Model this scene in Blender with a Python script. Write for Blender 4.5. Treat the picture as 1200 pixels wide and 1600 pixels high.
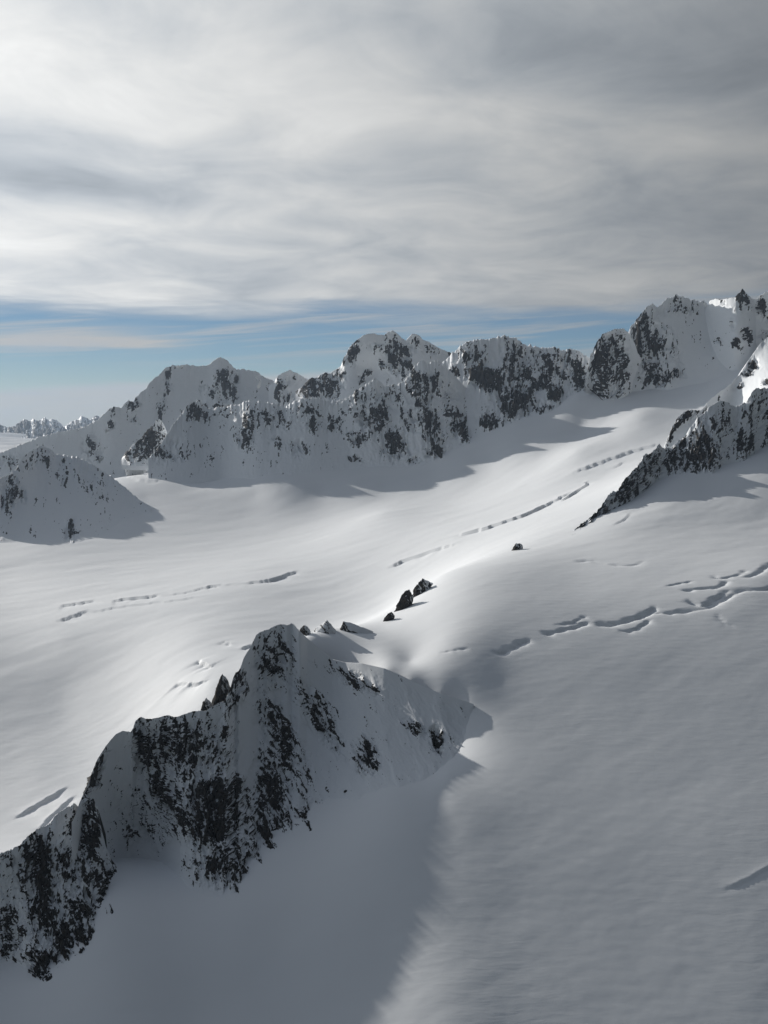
import bpy, math
import numpy as np

for _o in list(bpy.data.objects):
    bpy.data.objects.remove(_o, do_unlink=True)
scene = bpy.context.scene
COL = scene.collection
R = math.radians

# ------------------------------------------------------------------ camera
F = 1537.0                      # focal length in photo pixels (1200 x 1600)
HORIZON = 640.0                 # photo row of the true horizon
PITCH = math.atan((800 - HORIZON) / F)
cam_data = bpy.data.cameras.new("camera")
cam_data.sensor_fit = 'VERTICAL'
cam_data.sensor_height = 36.0
cam_data.lens = 36.0 * F / 1600.0
cam_data.clip_start = 5.0
cam_data.clip_end = 300000.0
cam = bpy.data.objects.new("camera", cam_data)
COL.objects.link(cam)
cam.location = (0, 0, 0)        # heights are counted from the eye of the observer
cam.rotation_euler = (math.pi / 2 - PITCH, 0, 0)
scene.camera = cam
scene.render.resolution_x, scene.render.resolution_y = 768, 1024

# ------------------------------------------------------------------ light
SUN_EL, SUN_AZ = 16.5, 42.0     # degrees above horizon, degrees left of the view axis
sd = (-math.sin(R(SUN_AZ)) * math.cos(R(SUN_EL)), math.cos(R(SUN_AZ)) * math.cos(R(SUN_EL)), math.sin(R(SUN_EL)))
sun_data = bpy.data.lights.new("sun", 'SUN')
sun_data.energy = 4.3
sun_data.angle = R(0.5)
sun_data.color = (1.0, 0.955, 0.89)
sun = bpy.data.objects.new("sun", sun_data)
COL.objects.link(sun)
sun.rotation_euler = (R(90 - SUN_EL), 0, R(180 - 0) + math.atan2(sd[0], -sd[1]) * 1.0)
from mathutils import Vector
sun.rotation_euler = Vector(sd).to_track_quat('Z', 'Y').to_euler()

scene.view_settings.view_transform = 'Standard'
scene.view_settings.look = 'None'
scene.view_settings.exposure = 0.07
scene.view_settings.gamma = 1.0
scene.view_settings.use_curve_mapping = False
scene.render.engine = 'CYCLES'
try:
    scene.cycles.use_denoising = True
    scene.cycles.max_bounces = 5
    scene.cycles.diffuse_bounces = 3
    scene.cycles.glossy_bounces = 2
    scene.cycles.volume_bounces = 0
except Exception:
    pass


# ------------------------------------------------------------------ node helper
class NT:
    def __init__(self, tree):
        self.t = tree

    def n(self, kind, **kw):
        nd = self.t.nodes.new(kind)
        for k, v in kw.items():
            setattr(nd, k, v)
        return nd

    def link(self, a, b):
        self.t.links.new(a, b)

    def put(self, sock, v):
        if isinstance(v, bpy.types.NodeSocket):
            self.link(v, sock)
        elif isinstance(v, (tuple, list)) and len(v) == 3 and sock.type == 'RGBA':
            sock.default_value = (*v, 1.0)
        else:
            sock.default_value = v

    def m(self, op, a, b=None, c=None, clamp=False):
        nd = self.n('ShaderNodeMath', operation=op, use_clamp=clamp)
        self.put(nd.inputs[0], a)
        if b is not None:
            self.put(nd.inputs[1], b)
        if c is not None:
            self.put(nd.inputs[2], c)
        return nd.outputs[0]

    def sm(self, x, a, b, o0=0.0, o1=1.0):
        nd = self.n('ShaderNodeMapRange', interpolation_type='SMOOTHSTEP')
        self.put(nd.inputs['Value'], x)
        self.put(nd.inputs['From Min'], a)
        self.put(nd.inputs['From Max'], b)
        self.put(nd.inputs['To Min'], o0)
        self.put(nd.inputs['To Max'], o1)
        return nd.outputs['Result']

    def mixc(self, f, a, b):
        nd = self.n('ShaderNodeMix', data_type='RGBA')
        self.put(nd.inputs[0], f)
        self.put(nd.inputs[6], a)
        self.put(nd.inputs[7], b)
        return nd.outputs[2]

    def xyz(self, x, y, z):
        nd = self.n('ShaderNodeCombineXYZ')
        self.put(nd.inputs[0], x)
        self.put(nd.inputs[1], y)
        self.put(nd.inputs[2], z)
        return nd.outputs[0]

    def noise(self, vec, scale, detail=4.0, rough=0.5, dist=0.0):
        nd = self.n('ShaderNodeTexNoise')
        self.put(nd.inputs['Vector'], vec)
        self.put(nd.inputs['Scale'], scale)
        self.put(nd.inputs['Detail'], detail)
        self.put(nd.inputs['Roughness'], rough)
        self.put(nd.inputs['Distortion'], dist)
        return nd.outputs[0]


# ------------------------------------------------------------------ sky with a high broken cloud deck
def build_world():
    w = bpy.data.worlds.new("World")
    scene.world = w
    w.use_nodes = True
    t = NT(w.node_tree)
    w.node_tree.nodes.clear()
    tc = t.n('ShaderNodeTexCoord')
    sep = t.n('ShaderNodeSeparateXYZ')
    t.link(tc.outputs['Generated'], sep.inputs[0])
    x, y, z = sep.outputs
    sky = t.n('ShaderNodeTexSky', sky_type='NISHITA')
    sky.sun_disc = False
    sky.sun_elevation = R(SUN_EL)
    sky.sun_rotation = R(-SUN_AZ)
    sky.altitude = 2600
    sky.air_density = 1.0
    sky.dust_density = 0.1
    sky.ozone_density = 3.8
    # cloud deck: directions met with a flat layer overhead
    zz = t.m('ADD', t.m('MAXIMUM', z, 0.0), 0.075)
    u = t.m('DIVIDE', x, zz)
    v = t.m('DIVIDE', y, zz)
    deck = t.xyz(u, v, 0.0)
    n_big = t.noise(t.xyz(t.m('MULTIPLY', u, 1.0), v, 0.0), 0.55, 4.0, 0.5, 0.7)
    n_mid = t.noise(t.xyz(t.m('MULTIPLY', u, 1.1), v, 3.7), 1.7, 8.0, 0.58, 0.7)
    n_fin = t.noise(t.xyz(t.m('MULTIPLY', t.m('ARCTAN2', x, y), 1.0), t.m('MULTIPLY', t.m('ARCSINE', z), 2.6), 9.1), 7.0, 9.0, 0.6, 0.5)
    tex = t.m('ADD', t.m('ADD', t.m('MULTIPLY', n_big, 0.40), t.m('MULTIPLY', n_mid, 0.38)), t.m('MULTIPLY', n_fin, 0.22))
    # brightness of the deck falls away from the sun
    dv = t.n('ShaderNodeVectorMath', operation='DOT_PRODUCT')
    t.link(tc.outputs['Generated'], dv.inputs[0])
    dv.inputs[1].default_value = sd
    glow = t.m('POWER', t.m('MULTIPLY_ADD', dv.outputs['Value'], 0.5, 0.5), 3.7)
    lum = t.m('MULTIPLY_ADD', glow, 0.76, 0.045)

    def blob(px, py, rx, ry, rot=0.0):
        # a soft bank of cloud round one bearing, stretched along the layer
        az, el = math.atan((px - 600) / F), math.atan((HORIZON - py) / F)
        a = t.m('SUBTRACT', t.m('ARCTAN2', x, y), az)
        e = t.m('SUBTRACT', t.m('ARCSINE', z), el)
        c, s = math.cos(rot), math.sin(rot)
        a2 = t.m('ADD', t.m('MULTIPLY', a, c), t.m('MULTIPLY', e, s))
        e2 = t.m('SUBTRACT', t.m('MULTIPLY', e, c), t.m('MULTIPLY', a, s))
        q = t.m('ADD', t.m('POWER', t.m('MULTIPLY', a2, F / rx), 2.0), t.m('POWER', t.m('MULTIPLY', e2, F / ry), 2.0))
        return t.m('EXPONENT', t.m('MULTIPLY', q, -1.0))
    thick = t.m('MULTIPLY_ADD', t.m('SUBTRACT', tex, 0.5), 2.5, 0.0)
    for (px, py, rx, ry, rot, k) in ((930, 130, 330, 62, -0.16, -0.42), (560, 40, 240, 40, -0.1, -0.12),
                                     (170, 320, 190, 24, -0.05, -0.40), (300, 275, 240, 20, -0.08, -0.25),
                                     (1100, 350, 220, 40, 0.0, -0.22), (60, 375, 140, 42, 0.0, 0.22),
                                     (330, 190, 320, 60, 0.0, 0.12), (700, 215, 160, 30, 0, 0.14), (80, 90, 260, 90, 0, 0.14),
                                     (560, 360, 150, 16, 0, -0.16), (1020, 265, 180, 26, 0.1, 0.12)):
        thick = t.m('MULTIPLY_ADD', blob(px, py, rx, ry, rot), k, thick)
    lum = t.m('MULTIPLY', lum, t.m('ADD', 1.0, t.m('MULTIPLY', thick, 0.75)))
    lum = t.m('MULTIPLY', t.m('MAXIMUM', lum, 0.02), t.sm(z, 0.40, 0.85, 1.0, 0.5))
    grey = t.sm(t.m('MULTIPLY', thick, -1.0), -0.3, 0.5)
    ccol = t.mixc(grey, (0.99, 1.0, 0.995), (0.88, 0.965, 1.06))
    ccol = t.mixc(t.sm(z, 0.36, 0.8), ccol, (0.78, 0.94, 1.20))
    # where the deck ends above the horizon, a strip of blue with wisps
    el = t.m('ARCSINE', z)
    az = t.m('ARCTAN2', x, y)
    n_edge = t.noise(t.xyz(t.m('MULTIPLY', az, 3.0), t.m('MULTIPLY', el, 34.0), 0.0), 1.6, 6.0, 0.55, 0.5)
    edge = t.m('MULTIPLY_ADD', t.m('SUBTRACT', n_edge, 0.5), 0.055, el)
    a_deck = t.sm(edge, 0.078, 0.112)
    a_deck = t.m('MULTIPLY', a_deck, t.sm(thick, -1.25, -0.35, 0.8, 1.0))
    n_w = t.noise(t.xyz(t.m('MULTIPLY', az, 2.6), t.m('MULTIPLY', t.m('SUBTRACT', el, t.m('MULTIPLY', az, 0.06)), 60.0), 5.0), 1.5, 6.0, 0.6, 0.8)
    a_wisp = t.m('MULTIPLY', t.sm(n_w, 0.44, 0.70), 0.75)
    a_wisp = t.m('ADD', a_wisp, t.m('MULTIPLY', t.m('ADD', blob(110, 532, 120, 13, 0.06), blob(225, 540, 70, 9, 0.0)), 0.7))
    a_wisp = t.m('MULTIPLY', a_wisp, t.sm(el, 0.035, 0.062))
    # low distant layer near the horizon
    n_l = t.noise(t.xyz(t.m('MULTIPLY', az, 5.0), t.m('MULTIPLY', el, 40.0), 2.0), 1.3, 5.0, 0.5, 0.2)
    top = t.m('MULTIPLY_ADD', az, 0.062, 0.0435)
    d_low = t.m('SUBTRACT', t.m('MULTIPLY_ADD', t.m('SUBTRACT', n_l, 0.5), 0.010, top), el)
    a_low = t.m('MULTIPLY', t.sm(d_low, -0.001, 0.007), t.sm(d_low, 0.012, 0.055, 0.9, 0.6))
    alpha = t.m('MAXIMUM', t.m('MAXIMUM', a_deck, a_wisp), a_low, clamp=True)
    low_l = t.m('MULTIPLY_ADD', glow, 0.30, 0.22)
    lum2 = t.m('ADD', t.m('MULTIPLY', lum, a_deck), t.m('MULTIPLY', low_l, t.m('SUBTRACT', 1.0, a_deck)))
    b1 = t.n('ShaderNodeBackground')
    t.link(sky.outputs[0], b1.inputs[0])
    b1.inputs[1].default_value = 0.05
    b2 = t.n('ShaderNodeBackground')
    t.link(ccol, b2.inputs[0])
    t.link(lum2, b2.inputs[1])
    mx = t.n('ShaderNodeMixShader')
    t.link(alpha, mx.inputs[0])
    t.link(b1.outputs[0], mx.inputs[1])
    t.link(b2.outputs[0], mx.inputs[2])
    out = t.n('ShaderNodeOutputWorld')
    t.link(mx.outputs[0], out.inputs[0])


build_world()

# ------------------------------------------------------------------ number helpers
_rng = np.random.RandomState(7)
_PERM = np.tile(_rng.permutation(1024), 3)
_GA = _rng.rand(1024) * 2 * np.pi
_GX, _GY = np.cos(_GA), np.sin(_GA)
_RA, _RB = _rng.rand(1024), _rng.rand(1024)
_RC = _rng.rand(1024) * 2 - 1


def gnoise(x, y, seed=0):
    x = np.asarray(x, float) + seed * 17.31
    y = np.asarray(y, float) + seed * 9.73
    xi, yi = np.floor(x), np.floor(y)
    fx, fy = x - xi, y - yi
    xi = xi.astype(np.int64) & 1023
    yi = yi.astype(np.int64) & 1023
    ux = fx * fx * fx * (fx * (fx * 6 - 15) + 10)
    uy = fy * fy * fy * (fy * (fy * 6 - 15) + 10)

    def g(ix, iy, dx, dy):
        h = _PERM[_PERM[(ix + seed * 31) & 1023] + iy]
        return _GX[h] * dx + _GY[h] * dy
    x1, y1 = (xi + 1) & 1023, (yi + 1) & 1023
    a = g(xi, yi, fx, fy)
    b = g(x1, yi, fx - 1, fy)
    c = g(xi, y1, fx, fy - 1)
    d = g(x1, y1, fx - 1, fy - 1)
    return 1.5 * (a + ux * (b - a) + uy * ((c + ux * (d - c)) - (a + ux * (b - a))))


def fbm(x, y, octs=5, seed=0, gain=0.5):
    s, a, f, n = 0.0, 1.0, 1.0, 0.0
    for k in range(octs):
        s = s + a * gnoise(x * f, y * f, seed + k)
        n += a
        a *= gain
        f *= 2.03
    return s / n


def ridged(x, y, octs=5, seed=0, gain=0.5):
    s, a, f, n = 0.0, 1.0, 1.0, 0.0
    w = 1.0
    for k in range(octs):
        r = 1.0 - np.abs(gnoise(x * f, y * f, seed + k)) * 1.6
        s = s + a * w * (r - 0.5)
        w = np.clip(r, 0.25, 1.0)
        n += a
        a *= gain
        f *= 2.07
    return s / n


def facets(x, y, seed=0):
    """angular cells: a level per cell, a tilted plane per cell, distance to the crack between cells"""
    xi, yi = np.floor(x).astype(np.int64), np.floor(y).astype(np.int64)
    d1 = np.full(x.shape, 9.0)
    d2 = np.full(x.shape, 9.0)
    lev = np.zeros(x.shape)
    pl = np.zeros(x.shape)
    for oy in (-1, 0, 1):
        for ox in (-1, 0, 1):
            cx, cy = xi + ox, yi + oy
            h = _PERM[_PERM[(cx + seed * 57) & 1023] + ((cy + seed * 13) & 1023)]
            jx, jy = _RA[h], _RB[h]
            dx, dy = x - cx - jx, y - cy - jy
            d = dx * dx + dy * dy
            n = d < d1
            d2 = np.where(n, d1, np.minimum(d2, d))
            d1 = np.where(n, d, d1)
            lev = np.where(n, _RC[h], lev)
            pl = np.where(n, dx * _GX[h] + dy * _GY[h], pl)
    return lev, pl, np.sqrt(d2) - np.sqrt(d1)


def sstep(x, a, b):
    t = np.clip((x - a) / (b - a), 0, 1)
    return t * t * (3 - 2 * t)


CP, SP = math.cos(PITCH), math.sin(PITCH)


def unproj(px, py, Y):
    """The point at forward distance Y seen on photo pixel (px, py)."""
    a = (np.asarray(px, float) - 600) / F
    b = (800 - np.asarray(py, float)) / F
    dy = CP + SP * b
    k = Y / dy
    return a * k, Y + 0 * a, (-SP + CP * b) * k


def proj(X, Y, Z):
    d = Y * CP - Z * SP
    v = Y * SP + Z * CP
    return 600 + F * X / d, 800 - F * v / d


# ------------------------------------------------------------------ terrain base surface
CTRL = [
    # left glacier, behind the near ridge                      (px, py, forward distance)
    (-120, 1290, 2560), (0, 1255, 2640), (60, 1215, 2740), (100, 1100, 3180), (-150, 1000, 3650), (100, 1000, 3650), (0, 900, 4950),
    (180, 885, 5150), (300, 1000, 3400), (400, 900, 4550), (500, 1000, 3350), (600, 950, 3750), (600, 900, 4300), (200, 1120, 2990),
    (330, 1075, 2900), (300, 800, 7000), (600, 800, 6200), (700, 830, 4900), (800, 780, 5650), (850, 800, 4600), (900, 702, 6550),
    (950, 740, 5700), (1000, 650, 7050), (1100, 625, 7250), (1160, 604, 7200), (1250, 560, 7000), 
    (-150, 860, 5500), (60, 845, 5800), (230, 780, 7400), (-250, 820, 7500),
    (1010, 690, 6450), (1080, 655, 6900), (1180, 615, 6800),
    # crest of the snow ridge, left to right
    (470, 994, 2320), (530, 986, 2420),
    (600, 982, 2520), (640, 945, 2760), (690, 898, 3000), (790, 864, 3270), (900, 834, 3540), (960, 816, 3660), (1080, 811, 3700), (1200, 808, 3740), (1330, 800, 3760),
    # snow hidden behind the near face
    (590, 1120, 2085), (520, 1110, 2155), (550, 1180, 1990), (450, 1150, 2060),
    # rim and flank right of the near peak
    (600, 1047, 2136), (640, 1059, 2100), (690, 1083, 2054), (735, 1096, 2036), (600, 1113, 2088), (640, 1108, 2062), (690, 1126, 2022), (725, 1113, 2018), (600, 1200, 1870), (645, 1170, 1952), (700, 1160, 1940),
    (150, 1346, 1650), (200, 1342, 1690), (250, 1348, 1665),
    (-120, 1430, 2050), (60, 1395, 2150), (150, 1350, 2200), (230, 1300, 2270), (320, 1235, 2380), (390, 1150, 2520),
    # aprons under the far walls: foot of the rock, then where the steep snow eases
    (180, 748, 8200), (250, 748, 8000), (320, 746, 8180), (370, 742, 7950), (420, 740, 7650), (500, 730, 7650), (600, 725, 7600), (700, 698, 7600), (765, 676, 7600), (810, 657, 7650), (855, 645, 7700), (900, 615, 7800), (950, 622, 7620), (1000, 605, 7850), (1060, 592, 7950),
    (1110, 575, 8000), (1150, 562, 7900),
    (400, 775, 7350), (500, 770, 7300), (600, 762, 7250), (680, 748, 7200), (760, 718, 7250), (860, 704, 6950), (910, 668, 7350), (950, 645, 7450), (1000, 622, 7600), (1100, 606, 7500),
    (500, 720, 11000), (650, 690, 11000), (800, 655, 11000), (950, 630, 11000), (1100, 610, 11000), (1300, 590, 11000), (1000, 612, 9500), (800, 665, 9500), (1200, 585, 9500),
    (-150, 790, 9500), (0, 772, 9500), (120, 765, 9300), (-150, 775, 11500), (50, 765, 11500),
    (900, 900, 2830), (1000, 900, 2820), (1100, 900, 2810), (1200, 890, 2870),
    # shelf under the right ridge
    (1000, 785, 4030), (1100, 764, 4130), (1200, 744, 4190), (1330, 725, 4300), (1060, 727, 4480), (1180, 702, 4640),
    # open slope and basin on the right
    (560, 1015, 2310), (640, 1040, 2235),
]
# open slope and basin: walked down from the crest with the steepness of the ground (rise per forward metre)
def slope_ratio(px, py):
    a, b = (px - 600) / F, (800 - py) / F
    k = CP + SP * b
    return a / k, (-SP + CP * b) / k


def basin(X, Y):
    return np.interp(Y, [800, 950, 1250, 1600, 2000, 2150, 2300, 2450, 2700], [-968, -923, -833, -735, -637, -598, -560, -528, -478]) - 0.03 * (X - 500)


def on_basin(px, py, dz=0.0):
    rx, rz = slope_ratio(px, py)
    Ys = np.linspace(850, 2690, 3000)
    d = rz * Ys - (basin(rx * Ys, Ys) + dz)
    return float(Ys[np.argmin(np.abs(d))])


for _px, _pys in ((700, (1000, 1210, 1300, 1450, 1600, 1850)), (790, (1010, 1060, 1110, 1170, 1300, 1450, 1600)), (900, (990, 1040, 1090, 1150, 1200, 1300, 1450, 1600)),
                  (1000, (990, 1050, 1100, 1200, 1300, 1450, 1600)), (1100, (990, 1050, 1100, 1200, 1300, 1450, 1600)), (1200, (990, 1050, 1100, 1200, 1300, 1450, 1600, 1850)), (1330, (1000, 1100, 1300, 1500, 1850))):
    for _py in _pys:
        CTRL.append((_px, _py, on_basin(_px, _py)))
# hollow below the near cliffs
for _px, _py, _dz in ((620, 1240, -12), (560, 1290, -24), (380, 1410, -42), (250, 1410, -46), (100, 1500, -42), (300, 1600, -30), (500, 1400, -28), (0, 1600, -40), (-150, 1520, -40), (430, 1500, -32), (600, 1500, -12),
                      (300, 1850, -20), (-100, 1850, -30)):
    CTRL.append((_px, _py, on_basin(_px, _py, _dz)))


def uv_of(X, Y):
    return X / Y * 2.2, np.log(Y)


_c = np.array(CTRL, float)
_cx, _cy, _cz = unproj(_c[:, 0], _c[:, 1], _c[:, 2])
_cu, _cv = uv_of(_cx, _cy)


def _kern(r2):
    return 0.5 * r2 * np.log(r2 + 1e-9)


_n = len(_c)
_A = np.zeros((_n + 3, _n + 3))
_A[:_n, :_n] = _kern((_cu[:, None] - _cu) ** 2 + (_cv[:, None] - _cv) ** 2) + np.eye(_n) * 0.0015
_A[:_n, _n] = 1
_A[:_n, _n + 1] = _cu
_A[:_n, _n + 2] = _cv
_A[_n:, :_n] = _A[:_n, _n:].T
_W = np.linalg.solve(_A, np.concatenate([_cz / 1000, np.zeros(3)]))


def base_z(X, Y):
    X = np.atleast_1d(np.asarray(X, float))
    Y = np.atleast_1d(np.asarray(Y, float))
    u, v = uv_of(X.ravel(), Y.ravel())
    out = np.empty(u.size)
    for i in range(0, u.size, 60000):
        uu, vv = u[i:i + 60000, None], v[i:i + 60000, None]
        out[i:i + 60000] = _kern((uu - _cu) ** 2 + (vv - _cv) ** 2) @ _W[:_n] + _W[_n] + _W[_n + 1] * uu[:, 0] + _W[_n + 2] * vv[:, 0]
    return (out * 1000).reshape(X.shape)


def hit(px, py, y0=800.0, y1=11500.0):
    """Forward distance at which the ray through a pixel first meets the terrain."""
    px, py = np.atleast_1d(np.asarray(px, float)), np.atleast_1d(np.asarray(py, float))
    res = np.zeros(px.size)
    Ys = np.exp(np.linspace(math.log(y0), math.log(y1), 700))
    for i in range(px.size):
        X, Y, Z = unproj(np.full(Ys.size, px[i]), np.full(Ys.size, py[i]), Ys)
        d = Z - base_z(X, Y)
        k = np.nonzero(d < 0)[0]
        if len(k) == 0:
            res[i] = y1
        elif k[0] == 0:
            res[i] = y0
        else:
            j = k[0]
            f = d[j - 1] / (d[j - 1] - d[j])
            res[i] = Ys[j - 1] + f * (Ys[j] - Ys[j - 1])
    return res


# ------------------------------------------------------------------ materials
def make_snow_rock(name, scale, rock=(0.020, 0.020, 0.021), rock2=(0.052, 0.045, 0.038)):
    m = bpy.data.materials.new(name)
    m.use_nodes = True
    t = NT(m.node_tree)
    m.node_tree.nodes.clear()
    at = t.n('ShaderNodeAttribute', attribute_name='rock')
    geo = t.n('ShaderNodeNewGeometry')
    pos = geo.outputs['Position']
    n1 = t.noise(pos, 0.9 / scale, 5.0, 0.65)
    n2 = t.noise(pos, 0.25 / scale, 4.0, 0.6)
    val = t.m('ADD', at.outputs['Fac'], t.m('MULTIPLY', t.m('SUBTRACT', n1, 0.5), 0.95))
    mask = t.sm(val, 0.36, 0.66)
    rc = t.mixc(t.sm(n2, 0.35, 0.65), rock, rock2)
    rc = t.mixc(t.m('MULTIPLY', t.sm(n1, 0.5, 0.75), 0.22), rc, (0.09, 0.087, 0.083))
    sc = t.mixc(n2, (0.86, 0.88, 0.90), (0.80, 0.83, 0.86))
    col = t.mixc(mask, sc, rc)
    bs = t.n('ShaderNodeBsdfPrincipled')
    t.link(col, bs.inputs['Base Color'])
    t.put(bs.inputs['Roughness'], t.m('MULTIPLY_ADD', mask, 0.25, 0.6))
    t.put(bs.inputs['Specular IOR Level'], t.m('MULTIPLY_ADD', mask, -0.1, 0.15))
    bp = t.n('ShaderNodeBump')
    bp.inputs['Strength'].default_value = 0.55
    bp.inputs['Distance'].default_value = 0.9 * scale
    t.link(n1, bp.inputs['Height'])
    t.put(bp.inputs['Strength'], t.m('MULTIPLY_ADD', mask, 0.6, 0.12))
    t.link(bp.outputs[0], bs.inputs['Normal'])
    out = t.n('ShaderNodeOutputMaterial')
    t.link(bs.outputs[0], out.inputs[0])
    return m


def make_snow():
    m = bpy.data.materials.new("wind_packed_snow")
    m.use_nodes = True
    t = NT(m.node_tree)
    m.node_tree.nodes.clear()
    geo = t.n('ShaderNodeNewGeometry')
    sep = t.n('ShaderNodeSeparateXYZ')
    t.link(geo.outputs['Position'], sep.inputs[0])
    x, y, z = sep.outputs
    # wind ripples: long crests across the fall of the slope
    wob = t.noise(t.xyz(x, y, 0.0), 0.004, 3.0, 0.5)
    a = t.m('ADD', t.m('MULTIPLY', x, 0.992), t.m('MULTIPLY', y, 0.12))
    b = t.m('ADD', t.m('SUBTRACT', t.m('MULTIPLY', y, 0.992), t.m('MULTIPLY', x, 0.12)), t.m('MULTIPLY', wob, 60.0))
    rip = t.noise(t.xyz(t.m('MULTIPLY', a, 0.018), t.m('MULTIPLY', b, 0.085), 0.0), 1.0, 3.5, 0.55, 0.4)
    rip2 = t.noise(t.xyz(t.m('MULTIPLY', a, 0.05), t.m('MULTIPLY', b, 0.22), 4.0), 1.0, 3.0, 0.6, 0.3)
    patch = t.sm(t.noise(t.xyz(x, y, 0.0), 0.0022, 3.0, 0.5), 0.38, 0.62)
    h = t.m('MULTIPLY', t.m('ADD', rip, t.m('MULTIPLY', rip2, 0.35)), t.m('MULTIPLY_ADD', patch, 0.85, 0.15))
    tone = t.noise(t.xyz(t.m('MULTIPLY', a, 0.3), b, 1.0), 0.006, 4.0, 0.55)
    col = t.mixc(tone, (0.80, 0.825, 0.85), (0.88, 0.895, 0.91))
    bs = t.n('ShaderNodeBsdfPrincipled')
    t.link(col, bs.inputs['Base Color'])
    bs.inputs['Roughness'].default_value = 0.65
    bs.inputs['Specular IOR Level'].default_value = 0.15
    bp = t.n('ShaderNodeBump')
    bp.inputs['Strength'].default_value = 0.13
    bp.inputs['Distance'].default_value = 2.0
    t.link(h, bp.inputs['Height'])
    t.link(bp.outputs[0], bs.inputs['Normal'])
    out = t.n('ShaderNodeOutputMaterial')
    t.link(bs.outputs[0], out.inputs[0])
    return m


MAT_SNOW = make_snow()
MAT_NEAR = make_snow_rock("near_snowy_rock", 2.4)
MAT_MID = make_snow_rock("mid_snowy_rock", 5.0)
MAT_FAR = make_snow_rock("far_snowy_rock", 12.0)


# ------------------------------------------------------------------ mesh helpers
def tag(o, label=None, cat=None, group=None, kind=None):
    if label:
        o['label'] = label
    if cat:
        o['category'] = cat
    if group:
        o['group'] = group
    if kind:
        o['kind'] = kind
    return o


def quad_faces(nr, nc):
    i = np.arange(nr - 1)[:, None] * nc + np.arange(nc - 1)[None, :]
    return np.stack([i, i + 1, i + nc + 1, i + nc], -1).reshape(-1, 4)


def vnormals(V, Q):
    n = np.cross(V[Q[:, 2]] - V[Q[:, 0]], V[Q[:, -1]] - V[Q[:, 1]])
    out = np.zeros_like(V)
    for k in range(Q.shape[1]):
        for ax in range(3):
            out[:, ax] += np.bincount(Q[:, k], n[:, ax], minlength=len(V))
    return out / (np.linalg.norm(out, axis=1, keepdims=True) + 1e-12)


def raw_mesh(name, V, Q, mat, parent=None, attr=None, normals=None, origin=(0, 0, 0)):
    used = np.unique(Q)
    remap = np.full(len(V), -1, np.int64)
    remap[used] = np.arange(len(used))
    V2 = V[used] - np.array(origin)
    Q2 = remap[Q]
    k = Q.shape[1]
    me = bpy.data.meshes.new(name)
    me.vertices.add(len(V2))
    me.vertices.foreach_set('co', V2.astype(np.float32).ravel())
    me.loops.add(Q2.size)
    me.loops.foreach_set('vertex_index', Q2.astype(np.int32).ravel())
    me.polygons.add(len(Q2))
    me.polygons.foreach_set('loop_start', np.arange(0, Q2.size, k, dtype=np.int32))
    me.update(calc_edges=True)
    me.validate()
    me.polygons.foreach_set('use_smooth', np.ones(len(Q2), bool))
    if attr is not None:
        at = me.attributes.new('rock', 'FLOAT', 'POINT')
        at.data.foreach_set('value', attr[used].astype(np.float32))
    if normals is not None:
        me.normals_split_custom_set_from_vertices(normals[used].astype(np.float32))
    me.materials.append(mat)
    o = bpy.data.objects.new(name, me)
    COL.objects.link(o)
    if parent is not None:
        o.parent = parent
    else:
        o.location = origin
    return o


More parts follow.
